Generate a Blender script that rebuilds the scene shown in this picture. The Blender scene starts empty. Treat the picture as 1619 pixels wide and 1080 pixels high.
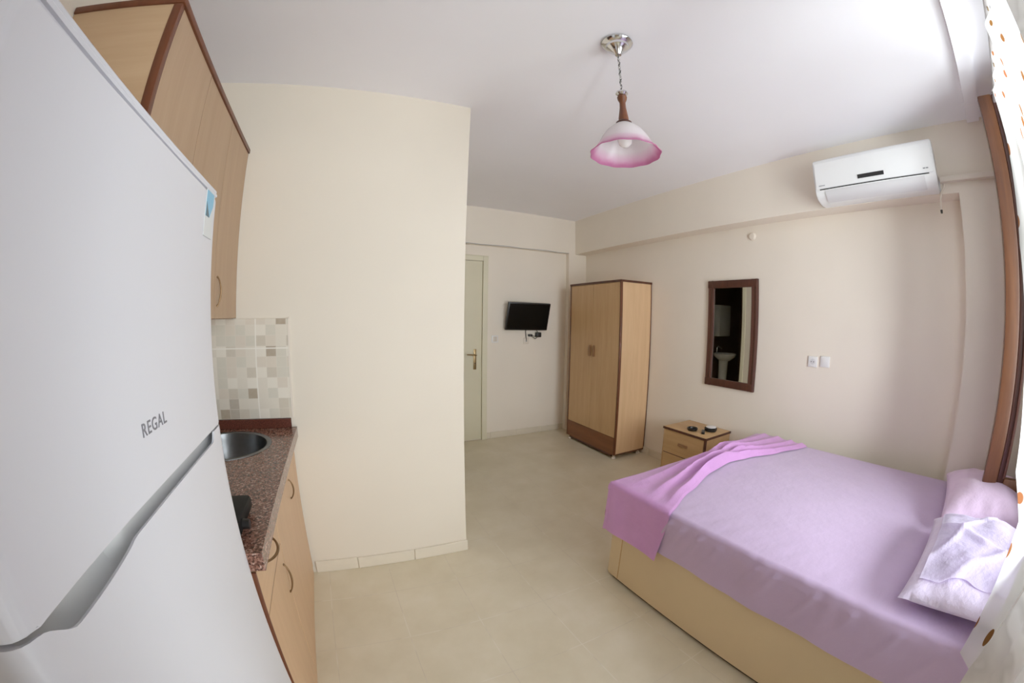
import bpy, bmesh, math, random
from mathutils import Vector, Matrix, noise
random.seed(7)
C = bpy.context.scene.collection
PI = math.pi
sin, cos = math.sin, math.cos

# ------------------------------------------------------------------ materials
def srgb(r, g, b):
    f = lambda c: (c / 255) / 12.92 if c <= 10 else (((c / 255) + .055) / 1.055) ** 2.4
    return (f(r), f(g), f(b), 1)

class NT:
    def __init__(s, name):
        s.m = bpy.data.materials.new(name); s.m.use_nodes = True
        s.t = s.m.node_tree; s.t.nodes.clear()
        s.out = s.n('ShaderNodeOutputMaterial')
        s.p = s.n('ShaderNodeBsdfPrincipled')
        s.l(s.p.outputs[0], s.out.inputs['Surface'])
    def n(s, t, **k):
        x = s.t.nodes.new(t)
        for a, v in k.items(): setattr(x, a, v)
        return x
    def l(s, a, b): s.t.links.new(a, b)
    def set(s, **k):
        for a, v in k.items():
            s.p.inputs[{'col': 'Base Color', 'rough': 'Roughness', 'metal': 'Metallic', 'spec': 'Specular IOR Level',
                        'trans': 'Transmission Weight', 'coat': 'Coat Weight', 'sheen': 'Sheen Weight', 'alpha': 'Alpha'}[a]].default_value = v
        return s
    def coord(s, kind='Object', scale=(1, 1, 1), loc=(0, 0, 0)):
        tc = s.n('ShaderNodeTexCoord'); mp = s.n('ShaderNodeMapping')
        mp.inputs['Scale'].default_value = scale; mp.inputs['Location'].default_value = loc
        s.l(tc.outputs[kind], mp.inputs[0]); return mp.outputs[0]
    def noise(s, vec, scale=5, detail=3, rough=.5):
        x = s.n('ShaderNodeTexNoise'); x.inputs['Scale'].default_value = scale
        x.inputs['Detail'].default_value = detail; x.inputs['Roughness'].default_value = rough
        if vec is not None: s.l(vec, x.inputs['Vector'])
        return x.outputs[0]
    def ramp(s, fac, stops, interp='LINEAR'):
        x = s.n('ShaderNodeValToRGB'); x.color_ramp.interpolation = interp
        e = x.color_ramp.elements
        while len(e) < len(stops): e.new(.5)
        for q, (p, c) in zip(e, stops): q.position = p; q.color = c
        s.l(fac, x.inputs[0]); return x.outputs[0]
    def math(s, op, a, b=None):
        x = s.n('ShaderNodeMath', operation=op)
        for i, v in enumerate((a, b)):
            if v is None: continue
            if isinstance(v, (int, float)): x.inputs[i].default_value = v
            else: s.l(v, x.inputs[i])
        return x.outputs[0]
    def mix(s, fac, a, b):
        x = s.n('ShaderNodeMix', data_type='RGBA')
        for k, v in ((0, fac), (6, a), (7, b)):
            if isinstance(v, (int, float, tuple)): x.inputs[k].default_value = v
            else: s.l(v, x.inputs[k])
        return x.outputs[2]
    def color(s, c): s.l(c, s.p.inputs['Base Color']); return s
    def bump(s, h, strength=.2, dist=.01):
        b = s.n('ShaderNodeBump'); b.inputs['Strength'].default_value = strength; b.inputs['Distance'].default_value = dist
        s.l(h, b.inputs['Height']); s.l(b.outputs[0], s.p.inputs['Normal']); return s

def plain(name, c, rough=.5, metal=0, var=.04, scale=6, bump=0, bscale=200, **k):
    t = NT(name); t.set(rough=rough, metal=metal, **k)
    v = t.coord()
    d = tuple(x * (1 - var) for x in c[:3]) + (1,); e = tuple(min(1, x * (1 + var)) for x in c[:3]) + (1,)
    t.color(t.ramp(t.noise(v, scale), [(.3, d), (.7, e)]))
    if bump: t.bump(t.noise(v, bscale, 2), bump, .004)
    return t.m

def wood(name, c1, c2, axis=2, rough=.42, sc=18):
    t = NT(name); t.set(rough=rough)
    s = [sc, sc, sc]; s[axis] = sc * .07
    v = t.coord(scale=tuple(s))
    n1 = t.noise(v, 1, 5, .6)
    v2 = t.coord(scale=tuple(x * 5 for x in s)); n2 = t.noise(v2, 1, 3)
    f = t.math('ADD', t.math('MULTIPLY', n1, .7), t.math('MULTIPLY', n2, .3))
    t.color(t.ramp(f, [(.3, c1), (.7, c2)]))
    t.bump(n2, .04, .002)
    return t.m

WALL = plain('wall_paint', srgb(235, 226, 212), .75, var=.02, scale=2, bump=.08, bscale=90)
WALLP = plain('wall_paint_darkened', srgb(223, 214, 198), .7, var=.018, scale=2, bump=.08, bscale=90)  # same wall paint, a little creamier, darkened to offset strong window light
CEIL = plain('ceiling_paint', srgb(243, 243, 248), .85, var=.015, scale=1.5, bump=.05, bscale=80)
DOORP = plain('door_paint', srgb(222, 216, 190), .35, var=.02, scale=3)
BASEB = plain('skirting_tile', srgb(220, 211, 193), .3, var=.03, scale=9)
WHITE = plain('white_plastic', srgb(232, 232, 232), .32, var=.01)
ACW = plain('air_conditioner_plastic', srgb(236, 238, 238), .3, var=.01)
ACS = plain('air_conditioner_shade_plastic', srgb(214, 214, 216), .4, var=.01)
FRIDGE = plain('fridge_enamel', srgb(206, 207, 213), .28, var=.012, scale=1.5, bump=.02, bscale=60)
FRIDGES = plain('fridge_recess_plastic', srgb(228, 229, 227), .4, var=.02)
RUBBER = plain('dark_gasket', srgb(70, 66, 68), .6)
BLACK = plain('black_plastic', srgb(18, 18, 18), .35, var=.1)
HOTP = plain('hotplate_black', srgb(7, 7, 7), .6, var=.1, spec=.25)
BLACKM = plain('black_matte', srgb(26, 25, 24), .6, var=.1)
CREAMTAPE = plain('cream_plastic', srgb(224, 214, 200), .45, var=.02)
RAILM = plain('rail_plastic', srgb(172, 168, 166), .5)
GREY = plain('grey_mark', srgb(150, 152, 156), .5)
DARKMARK = plain('lettering_grey', srgb(112, 112, 118), .45)
CHROME = plain('chrome', srgb(215, 215, 215), .12, 1, var=.02)
STEEL = plain('brushed_steel', srgb(120, 122, 124), .3, 1, var=.08, scale=30)
BRONZE = plain('antique_bronze', srgb(120, 92, 62), .38, .8, var=.12, scale=40)
BRASSD = plain('dull_brass', srgb(150, 128, 92), .35, .9, var=.08, scale=30)
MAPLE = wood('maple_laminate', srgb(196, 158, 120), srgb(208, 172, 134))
MAPLEU = wood('maple_laminate_darkened', srgb(166, 136, 105), srgb(178, 148, 117))  # same maple, darkened in its colour because too much light falls there
MAPLEH = wood('maple_laminate_horizontal', srgb(196, 158, 120), srgb(208, 172, 134), axis=1)
MAPLEX = wood('maple_laminate_side', srgb(182, 149, 113), srgb(198, 166, 130), axis=0, sc=14)
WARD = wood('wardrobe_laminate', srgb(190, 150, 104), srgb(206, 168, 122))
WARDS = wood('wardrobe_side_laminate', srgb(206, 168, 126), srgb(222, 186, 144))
NIGHT = wood('nightstand_laminate', srgb(186, 148, 100), srgb(204, 166, 118), axis=1)
WALNUT = wood('walnut_edge', srgb(84, 44, 24), srgb(112, 62, 36), rough=.4)
WALNUTD = wood('walnut_plinth', srgb(112, 66, 36), srgb(134, 82, 46), axis=1)
PULL = wood('pull_wood', srgb(136, 96, 62), srgb(152, 110, 74), axis=1)
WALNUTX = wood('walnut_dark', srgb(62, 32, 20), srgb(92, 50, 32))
MAHOG = wood('mahogany_frame', srgb(60, 29, 19), srgb(84, 44, 29), rough=.42)
WINW = wood('window_wood', srgb(84, 48, 28), srgb(124, 78, 46), rough=.4)
STEMW = wood('turned_wood', srgb(70, 30, 20), srgb(128, 74, 30), rough=.3, sc=40)
BEDV = plain('bed_base_vinyl', srgb(214, 192, 154), .5, var=.03, scale=3, bump=.06, bscale=120)
MATT = plain('mattress_ticking', srgb(215, 208, 214), .8)
def cloth(name, c, var=.05, bs=.35, sc=7, sheen=.3):
    t = NT(name); t.set(rough=.75, sheen=sheen)
    v = t.coord()
    d = tuple(x * (1 - var) for x in c[:3]) + (1,); e = tuple(min(1, x * (1 + var)) for x in c[:3]) + (1,)
    n = t.noise(v, sc, 4, .55)
    t.color(t.ramp(n, [(.3, d), (.7, e)]))
    t.bump(t.noise(v, sc * 1.4, 5, .55), bs, .03)
    return t.m
SHEET = cloth('lilac_sheet_cotton', srgb(194, 170, 207), .03, .16, 6)
BLANK = cloth('orchid_blanket_cotton', srgb(203, 146, 207), .05, .2, 9)
PIL1 = cloth('pink_pillow_cotton', srgb(222, 194, 226), .03, .3, 8)
PIL2 = cloth('pale_pillow_cotton', srgb(215, 202, 231), .03, .4, 9)
PIL2F = cloth('pale_pillow_flap_cotton', srgb(240, 232, 251), .03, .3, 9)

def floor_mat():
    t = NT('floor_tiles'); t.set(rough=.3, spec=.4)
    v = t.coord()
    sep = t.n('ShaderNodeSeparateXYZ'); t.l(v, sep.inputs[0])
    def line(o, pitch, off, w):
        a = t.math('FRACT', t.math('DIVIDE', t.math('SUBTRACT', o, off), pitch))
        d = t.math('ABSOLUTE', t.math('SUBTRACT', a, .5))          # .5 at joint
        return t.math('GREATER_THAN', d, .5 - w / pitch / 2)
    j = t.math('MAXIMUM', line(sep.outputs[0], .342, .17, .004), line(sep.outputs[1], .35, 1.003, .004))
    n = t.noise(v, 3.5, 5, .6)
    base = t.ramp(n, [(.3, srgb(208, 197, 170)), (.55, srgb(216, 206, 181)), (.75, srgb(222, 213, 192))])
    n2 = t.noise(v, 4, 3)
    jc = t.ramp(n2, [(.42, srgb(206, 196, 176)), (.5, srgb(196, 184, 164)), (.58, srgb(228, 221, 207))])
    t.color(t.mix(t.math('MULTIPLY', j, .55), base, jc))
    t.bump(t.math('MULTIPLY', j, -1), .15, .002)
    return t.m
FLOOR = floor_mat()

def granite():
    t = NT('brown_granite'); t.set(rough=.18)
    v = t.coord()
    vo = t.n('ShaderNodeTexVoronoi'); vo.inputs['Scale'].default_value = 190; t.l(v, vo.inputs['Vector'])
    w = t.n('ShaderNodeSeparateColor'); t.l(vo.outputs['Color'], w.inputs[0])
    t.color(t.ramp(w.outputs[0], [(.0, srgb(58, 40, 34)), (.35, srgb(104, 70, 58)), (.6, srgb(132, 92, 78)), (.85, srgb(150, 112, 98)), (.97, srgb(178, 148, 134))]))
    return t.m
GRANITE = granite()
GRANITED = plain('granite_upstand', srgb(88, 48, 38), .2, var=.35, scale=160)

def mosaic():
    t = NT('mosaic_print_tile'); t.set(rough=.25)
    v = t.coord()
    sep = t.n('ShaderNodeSeparateXYZ'); t.l(v, sep.inputs[0])
    P = .0513
    ix = t.math('FLOOR', t.math('DIVIDE', t.math('ADD', t.math('ADD', sep.outputs[0], sep.outputs[1]), .251), P))
    iz = t.math('FLOOR', t.math('DIVIDE', t.math('SUBTRACT', sep.outputs[2], .922), P))
    cmb = t.n('ShaderNodeCombineXYZ'); t.l(ix, cmb.inputs[0]); t.l(iz, cmb.inputs[1]); cmb.inputs[2].default_value = 3.7
    wn = t.n('ShaderNodeTexWhiteNoise', noise_dimensions='3D'); t.l(cmb.outputs[0], wn.inputs['Vector'])
    c = t.ramp(wn.outputs['Value'], [(0, srgb(200, 190, 172)), (.10, srgb(166, 151, 130)), (.17, srgb(218, 210, 194)), (.45, srgb(208, 202, 186)), (.62, srgb(226, 219, 204)), (.8, srgb(214, 203, 186)), (.95, srgb(176, 165, 149))], 'CONSTANT')
    n = t.noise(v, 60, 3)
    c = t.mix(t.math('MULTIPLY', n, .18), c, srgb(232, 226, 212))
    def line(o, pitch, off, w):
        a = t.math('FRACT', t.math('DIVIDE', t.math('SUBTRACT', o, off), pitch))
        d = t.math('ABSOLUTE', t.math('SUBTRACT', a, .5))
        return t.math('GREATER_THAN', d, .5 - w / pitch / 2)
    xy = t.math('ADD', sep.outputs[0], sep.outputs[1])
    j = t.math('MAXIMUM', line(xy, P * 5, -.251, .006), line(sep.outputs[2], .348, .922, .006))
    j2 = t.math('MAXIMUM', line(xy, P, -.251, .004), line(sep.outputs[2], P, .922, .004))
    c = t.mix(t.math('MULTIPLY', j2, .4), c, srgb(222, 214, 200))
    t.color(t.mix(j, c, srgb(236, 231, 220)))
    return t.m
MOSAIC = mosaic()

def mirror_mat():
    t = NT('mirror_glass'); t.set(col=(.82, .85, .84, 1), metal=1, rough=.02); return t.m
MIRROR = mirror_mat()

def thin_glass():
    t = NT('window_glass'); tr = t.n('ShaderNodeBsdfTransparent'); gl = t.n('ShaderNodeBsdfGlossy'); gl.inputs['Roughness'].default_value = .03
    fr = t.n('ShaderNodeFresnel'); fr.inputs[0].default_value = 1.35; mx = t.n('ShaderNodeMixShader')
    t.l(fr.outputs[0], mx.inputs[0]); t.l(tr.outputs[0], mx.inputs[1]); t.l(gl.outputs[0], mx.inputs[2]); t.l(mx.outputs[0], t.out.inputs['Surface'])
    t.m.node_tree.nodes.remove(t.p); return t.m
GLASS = thin_glass()

def shade_glass():
    t = NT('milk_glass_pink_rim'); t.set(rough=.22)
    v = t.coord()
    sep = t.n('ShaderNodeSeparateXYZ'); t.l(v, sep.inputs[0])
    n = t.noise(v, 30, 2)
    z = t.math('ADD', sep.outputs[2], t.math('MULTIPLY', t.math('SUBTRACT', n, .5), .012))
    c = t.ramp(t.math('DIVIDE', z, .16), [(0, srgb(214, 140, 184)), (.03, srgb(222, 156, 196)), (.12, srgb(238, 206, 226)), (.3, srgb(243, 238, 241)), (1, srgb(240, 240, 238))])
    t.color(c)
    tl = t.n('ShaderNodeBsdfTranslucent'); t.l(c, tl.inputs[0]); mx = t.n('ShaderNodeMixShader'); mx.inputs[0].default_value = .45
    t.l(t.p.outputs[0], mx.inputs[1]); t.l(tl.outputs[0], mx.inputs[2]); t.l(mx.outputs[0], t.out.inputs['Surface'])
    return t.m
SHADE = shade_glass()

def curtain_mat(name, base, dots, transp, transl):
    t = NT(name); t.set(rough=.8)
    uv = t.coord('UV')
    col = base
    if dots:
        mp = t.n('ShaderNodeMapping'); mp.inputs['Scale'].default_value = (9, 4.4, 1); t.l(uv, mp.inputs[0])
        vo = t.n('ShaderNodeTexVoronoi', feature='F1'); vo.inputs['Scale'].default_value = 1; vo.inputs['Randomness'].default_value = .55
        vo.voronoi_dimensions = '2D'; t.l(mp.outputs[0], vo.inputs['Vector'])
        m = t.math('LESS_THAN', vo.outputs['Distance'], .115)
        sc = t.n('ShaderNodeSeparateColor'); t.l(vo.outputs['Color'], sc.inputs[0])
        dc = t.ramp(sc.outputs[0], [(0, srgb(120, 82, 40)), (.5, srgb(138, 86, 50)), (1, srgb(160, 92, 64))])
        col = t.mix(m, base, dc)
        transp = t.math('MULTIPLY', t.math('SUBTRACT', 1, m), transp)
    if isinstance(col, tuple): t.p.inputs['Base Color'].default_value = col
    else: t.color(col)
    tl = t.n('ShaderNodeBsdfTranslucent'); tr = t.n('ShaderNodeBsdfTransparent')
    if isinstance(col, tuple): tl.inputs[0].default_value = col
    else: t.l(col, tl.inputs[0])
    m1 = t.n('ShaderNodeMixShader'); m1.inputs[0].default_value = transl
    t.l(t.p.outputs[0], m1.inputs[1]); t.l(tl.outputs[0], m1.inputs[2])
    m2 = t.n('ShaderNodeMixShader')
    if isinstance(transp, (int, float)): m2.inputs[0].default_value = transp
    else: t.l(transp, m2.inputs[0])
    t.l(m1.outputs[0], m2.inputs[1]); t.l(tr.outputs[0], m2.inputs[2]); t.l(m2.outputs[0], t.out.inputs['Surface'])
    return t.m
CURT = curtain_mat('white_voile_leaf_print', srgb(232, 233, 230), True, .28, .6)
def shaded_curtain():
    t = NT('shaded_curtain_grey'); t.set(rough=.85)  # shade on the spotted curtain's next fold, put into a grey colour
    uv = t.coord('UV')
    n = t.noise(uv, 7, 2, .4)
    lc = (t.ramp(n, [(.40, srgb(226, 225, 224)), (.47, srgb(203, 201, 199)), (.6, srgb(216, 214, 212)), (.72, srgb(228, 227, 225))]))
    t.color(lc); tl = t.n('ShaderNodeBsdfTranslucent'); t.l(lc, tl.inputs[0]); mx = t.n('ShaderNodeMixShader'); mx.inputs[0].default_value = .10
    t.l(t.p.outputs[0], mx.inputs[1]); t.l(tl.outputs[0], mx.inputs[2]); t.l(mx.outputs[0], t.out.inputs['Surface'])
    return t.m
CURTSH = shaded_curtain()
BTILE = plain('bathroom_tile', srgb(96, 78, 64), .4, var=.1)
CERAMIC = plain('white_ceramic', srgb(225, 228, 226), .12, var=.01)
SHADOWW = plain('bathroom_cabinet_white', srgb(205, 210, 204), .3)
SCREEN = plain('screen_glass', srgb(9, 9, 8), .3, var=.05, spec=.2)
LABELB = plain('energy_label_blue', srgb(120, 178, 206), .4)
LABELD = plain('energy_label_dark', srgb(70, 96, 108), .4)
LABELG = plain('energy_label_grey', srgb(206, 209, 208), .4)
BULBM = plain('bulb_glass', srgb(246, 246, 242), .15, var=.01)

# ------------------------------------------------------------------ geometry helpers
def box(bm, x0, x1, y0, y1, z0, z1, bev=0, seg=2):
    r = bmesh.ops.create_cube(bm, size=1)
    for v in r['verts']:
        v.co = Vector(((x0 + x1) / 2 + v.co.x * (x1 - x0), (y0 + y1) / 2 + v.co.y * (y1 - y0), (z0 + z1) / 2 + v.co.z * (z1 - z0)))
    if bev:
        es = list({e for v in r['verts'] for e in v.link_edges})
        bmesh.ops.bevel(bm, geom=es, offset=bev, segments=seg, affect='EDGES', profile=.5, clamp_overlap=True)
def B(*a, **k):
    bm = bmesh.new()
    if a and isinstance(a[0], (tuple, list)):
        for q in a: box(bm, *q, **k)
    else: box(bm, *a, **k)
    return bm
def tube(bm, pts, r, n=10, cap=True):
    pts = [Vector(p) for p in pts]; rings = []
    rr = r if isinstance(r, (list, tuple)) else [r] * len(pts)
    up = None
    for i, p in enumerate(pts):
        d = (pts[min(i + 1, len(pts) - 1)] - pts[max(i - 1, 0)]).normalized()
        if up is None:
            up = Vector((0, 0, 1)) if abs(d.z) < .9 else Vector((1, 0, 0))
        a = d.cross(up).normalized(); b = a.cross(d).normalized(); up = b
        rings.append([bm.verts.new(p + rr[i] * (a * cos(2 * PI * k / n) + b * sin(2 * PI * k / n))) for k in range(n)])
    for A, Bb in zip(rings, rings[1:]):
        for k in range(n): bm.faces.new((A[k], A[(k + 1) % n], Bb[(k + 1) % n], Bb[k]))
    if cap:
        bm.faces.new(rings[0][::-1]); bm.faces.new(rings[-1])
def T(pts, r, n=10):
    bm = bmesh.new(); tube(bm, pts, r, n); return bm
def lathe(bm, c, prof, n=32, axis='z', closed=False, wob=None):
    c = Vector(c); rings = []
    for j, (r, h) in enumerate(prof):
        ring = []
        for k in range(n):
            a = 2 * PI * k / n
            q = r * (1 + (wob(a, j) if wob else 0))
            p = {'z': (q * cos(a), q * sin(a), h), 'x': (h, q * cos(a), q * sin(a)), 'y': (q * cos(a), h, q * sin(a))}[axis]
            ring.append(bm.verts.new(c + Vector(p)))
        rings.append(ring)
    for A, Bb in zip(rings, rings[1:]):
        for k in range(n): bm.faces.new((A[k], A[(k + 1) % n], Bb[(k + 1) % n], Bb[k]))
    if closed:
        bm.faces.new(rings[0][::-1]); bm.faces.new(rings[-1])
def LA(c, prof, n=32, axis='z', closed=True, wob=None):
    bm = bmesh.new(); lathe(bm, c, prof, n, axis, closed, wob); return bm
def prism(bm, poly, axis, a0, a1):
    """poly in the two other axes (in xyz order), extruded along axis from a0 to a1"""
    def mk(p, a):
        if axis == 'x': return (a, p[0], p[1])
        if axis == 'y': return (p[0], a, p[1])
        return (p[0], p[1], a)
    A = [bm.verts.new(mk(p, a0)) for p in poly]; Bv = [bm.verts.new(mk(p, a1)) for p in poly]
    n = len(poly)
    bm.faces.new(A); bm.faces.new(Bv[::-1])
    for i in range(n): bm.faces.new((A[i], Bv[i], Bv[(i + 1) % n], A[(i + 1) % n]))
def PR(poly, axis, a0, a1, bev=0):
    bm = bmesh.new(); prism(bm, poly, axis, a0, a1)
    if bev: bmesh.ops.bevel(bm, geom=bm.edges[:], offset=bev, segments=2, affect='EDGES', clamp_overlap=True)
    return bm
def gridmesh(nu, nv, f, uvf=None, closed=False):
    bm = bmesh.new()
    V = [[bm.verts.new(f(i / nu, j / nv)) for j in range(nv + 1)] for i in range(nu + 1)]
    uvl = bm.loops.layers.uv.new('UVMap') if uvf else None
    for i in range(nu):
        for j in range(nv):
            fc = bm.faces.new((V[i][j], V[i + 1][j], V[i + 1][j + 1], V[i][j + 1]))
            if uvf:
                for lp, (a, b) in zip(fc.loops, ((i, j), (i + 1, j), (i + 1, j + 1), (i, j + 1))): lp[uvl].uv = uvf(a / nu, b / nv)
    return bm

def wloc(o):
    v = Vector((0, 0, 0))
    while o: v += o.location; o = o.parent
    return v
def obj(name, bm, mat, parent=None, smooth=True, ang=35, origin=None, fixn=True):
    """bm is in world coordinates"""
    if fixn: bmesh.ops.recalc_face_normals(bm, faces=bm.faces[:])
    off = wloc(parent) if parent else Vector(origin or (0, 0, 0))
    bmesh.ops.translate(bm, vec=-off, verts=bm.verts[:])
    me = bpy.data.meshes.new(name); bm.to_mesh(me); bm.free()
    if smooth:
        me.polygons.foreach_set('use_smooth', [True] * len(me.polygons)); me.update()
        try: me.set_sharp_from_angle(angle=math.radians(ang))
        except Exception: pass
    me.materials.append(mat)
    o = bpy.data.objects.new(name, me); C.objects.link(o)
    if parent: o.parent = parent
    elif origin: o.location = origin
    return o
def thing(name, label, cat, loc=(0, 0, 0), group=None):
    o = bpy.data.objects.new(name, None); C.objects.link(o); o.location = loc
    o.empty_display_size = .05
    return tag(o, label, cat, group)
def tag(o, label, cat, group=None):
    o['label'] = label; o['category'] = cat
    if group: o['group'] = group
    return o
def struct(name, bm, mat, smooth=False, parent=None):
    o = obj(name, bm, mat, parent, smooth)
    if not parent: o['kind'] = 'structure'
    return o
def bow(p0, p1, out, r=.004, n=14):
    """bow handle between two feet on a face, bulging along out"""
    p0, p1, out = Vector(p0), Vector(p1), Vector(out)
    pts = []
    for i in range(n + 1):
        t = i / n
        pts.append(p0.lerp(p1, t) + out * (sin(PI * t) ** .6))
    rr = [r * (1.5 if i in (0, n) else .8 + .4 * sin(PI * i / n)) for i in range(n + 1)]
    return T(pts, rr, 8)

# ------------------------------------------------------------------ measures
YP, XR, XW, ZC, YB, YBB, ZB, XP = 1.9706, 2.7714, 2.9424, 2.653, 4.0045, 3.945, 2.223, .663
XL, YF, BACK = -.86, -.47, 4.14

# ------------------------------------------------------------------ setting
struct('floor', B(XL - .12, XW + .12, YF - .15, BACK, -.1, 0), FLOOR)
struct('ceiling', B(XL - .12, XW + .12, YF - .15, BACK, ZC, ZC + .1), CEIL)
struct('wall_right', B(XW, XW + .12, YF - .15, BACK, 0, ZC), WALL)
struct('wall_left', B(XL - .12, XL, YF - .15, BACK, 0, ZC), WALLP)
struct('wall_back', B(XP - .1, XW, YB, BACK, 0, ZC), WALL)
struct('wall_middle', B((XL, XP, YP, YP + .1, 0, ZC), (XP - .1, XP, YP + .1, 2.975, 0, ZC), (XP - .1, XP, 3.78, YB, 0, ZC), (XP - .1, XP, 2.975, 3.78, 2.06, ZC)), WALLP)
struct('trim_1', B(XR, XW, .004, YBB, ZB, ZC), WALL)                                 # beam along the right wall
struct('trim_2', B(XP, XW, YBB, YB, ZB, ZC), WALL)                                   # beam over the door
struct('trim_3', B(2.675, XW, YBB, YB, 0, ZB), WALL)                                 # back corner pier
struct('trim_4', B(XR, XW, -.224, .004, 0, ZC), WALL)                                # pier by the window
struct('trim_5', B(XL, XR, -.205, -.128, ZC - .022, ZC), CEIL)                       # cross beam before the window
# skirting tiles with joints
def skirting(name, x0, x1, y, h=.075, t=.012, step=.335):
    bm = bmesh.new(); x = x1
    while x > x0 + .01:
        a = max(x0, x - step); box(bm, a + .001, x - .001, y - t, y, 0, h + random.uniform(-.003, .003), bev=.003, seg=1); x = a
    return struct(name, bm, BASEB)
skirting('baseboard_middle', -.245, XP + .008, YP)
skirting('baseboard_back', 1.60, 2.675, YB)
bm = bmesh.new(); y = YB
bm_r = bmesh.new(); y = .02
while y < 3.94:
    b2 = min(3.94, y + .335); box(bm_r, XW - .012, XW, y + .001, b2 - .001, 0, .075, bev=.003, seg=1); y = b2
struct('baseboard_right', bm_r, BASEB)
# window wall with opening
struct('wall_front', B((XL, .30, YF - .14, YF, 0, ZC), (2.36, XW, YF - .14, YF, 0, ZC), (.95, 2.36, YF - .14, YF, 0, .78), (.30, 2.36, YF - .14, YF, 2.56, ZC)), WALL)
w1 = struct('window_1', B((.95, 1.01, YF - .1, YF - .03, .78, 2.56), (2.14, 2.36, YF - .1, YF - .03, .78, 2.56), (1.01, 2.14, YF - .1, YF - .03, .78, .84), (1.01, 2.14, YF - .1, YF - .03, 2.50, 2.56), (1.52, 1.58, YF - .1, YF - .03, .84, 2.50), bev=.006), WINW)  # wide unseen right jamb added to cut direct light on the bed
obj('pane', B((1.01, 1.52, YF - .068, YF - .063, .84, 2.50), (1.58, 2.14, YF - .068, YF - .063, .84, 2.50)), GLASS, w1)
obj('sill', B(.95, 2.36, YF - .03, YF + .012, .755, .78, bev=.005), MAHOG, w1)
d2 = struct('added_door', B((.30, .36, YF - .1, YF - .03, 0, 2.56), (.89, .95, YF - .1, YF - .03, 0, 2.56), (.36, .89, YF - .1, YF - .03, 2.50, 2.56), (.36, .89, YF - .1, YF - .03, 0, .09), bev=.006), WINW)  # unseen balcony door, added to light the near floor and bed side
obj('pane', B(.36, .89, YF - .068, YF - .063, .09, 2.50), GLASS, d2)
# the casement sash swung open into the room, seen nearly edge on
def sash():
    x0, x1 = 2.295, 2.345
    t = obj('sash', B((x0, x1, -.262, -.192, .70, 2.553), (x0, x1, YF + .02, YF + .09, .70, 2.553), (x0 + .004, x1 - .004, YF + .09, -.2955, 2.46, 2.549), (x0 + .004, x1 - .004, YF + .09, -.2955, .704, .80), bev=.008), WINW, w1)
    t['label'] = 'brown wooden sash swung open beside the column'
    obj('stile', B((x0 + .008, x1 - .008, -.295, -.2625, .70, 2.553), bev=.006), MAHOG, t)
    obj('bead', B((x0 - .006, x0 + .002, -.300, -.286, .80, 2.46), bev=.003), WALNUTX, t)
    obj('pane', B((2.318, 2.322, YF + .09, -.30, .80, 2.46)), GLASS, t)
    for z in (.95, 2.3): obj('hinge', LA((2.32, YF + .012, z), [(.0, 0), (.007, 0), (.007, .08), (.0, .08)], 10), BRASSD, t)
sash()

# door in the back wall
d = struct('door_1', B((1.555, 1.615, YB - .03, YB + .002, 0, 2.10), (.69, .75, YB - .03, YB + .002, 0, 2.10), (.69, 1.615, YB - .0305, YB + .002, 2.1005, 2.105), (.7505, 1.5545, YB - .03, YB + .002, 2.045, 2.1), bev=.002), DOORP)
obj('door_leaf', B(.755, 1.55, YB - .018, YB + .004, .012, 2.04, bev=.003), DOORP, d)
hp = obj('handle_plate', B(1.452, 1.487, YB - .026, YB - .016, .83, 1.06, bev=.004), BRASSD, d)
bm = bmesh.new(); tube(bm, [(1.47, YB - .02, .995), (1.47, YB - .065, .995), (1.45, YB - .072, .997), (1.36, YB - .072, 1.005)], [.009, .009, .009, .007], 10)
obj('lever', bm, BRASSD, hp)
obj('keyhole', LA((1.47, YB - .0265, .90), [(.0, 0), (.005, 0), (.005, -.002), (.0, -.002)], 10, 'y'), BLACKM, hp)

# bathroom seen in the mirror through its doorway
struct('trim_6', B((XP - .104, XP + .014, 2.975, 3.03, 0, 2.06), (XP - .104, XP + .014, 3.725, 3.78, 0, 2.06), (XP - .104, XP + .014, 3.03, 3.725, 2.0, 2.06), bev=.004), DOORP)
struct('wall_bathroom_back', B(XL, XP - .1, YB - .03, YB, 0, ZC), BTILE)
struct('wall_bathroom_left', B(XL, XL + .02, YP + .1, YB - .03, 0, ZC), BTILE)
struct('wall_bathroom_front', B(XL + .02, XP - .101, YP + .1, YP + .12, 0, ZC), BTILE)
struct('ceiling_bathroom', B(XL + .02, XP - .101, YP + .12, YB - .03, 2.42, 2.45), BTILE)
wb = thing('washbasin', 'white pedestal washbasin reflected in the wall mirror', 'washbasin', (-.02, 3.75, 0))
obj('basin', LA((-.02, 3.76, 0), [(.0, .76), (.10, .77), (.19, .84), (.205, .885), (.20, .89), (.17, .87), (.08, .80), (.0, .795)], 32, closed=False), CERAMIC, wb)
obj('pedestal', LA((-.02, 3.78, 0), [(.0, 0), (.11, 0), (.10, .06), (.07, .35), (.085, .78), (.0, .78)], 24), CERAMIC, wb)
obj('tap', T([(-.02, 3.93, .86), (-.02, 3.93, .98), (-.02, 3.90, 1.0), (-.02, 3.83, .97)], .011), CHROME, wb)
bc = thing('bathroom_cabinet', 'pale bathroom cabinet above the basin, seen only in the mirror', 'cabinet', (.2, 3.9, 1.2))
obj('carcass', B(-.30, .06, 3.86, YB - .0305, 1.18, 1.72, bev=.004), SHADOWW, bc)
obj('door', B(-.295, .055, 3.842, 3.859, 1.185, 1.715, bev=.003), SHADOWW, bc)

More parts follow.
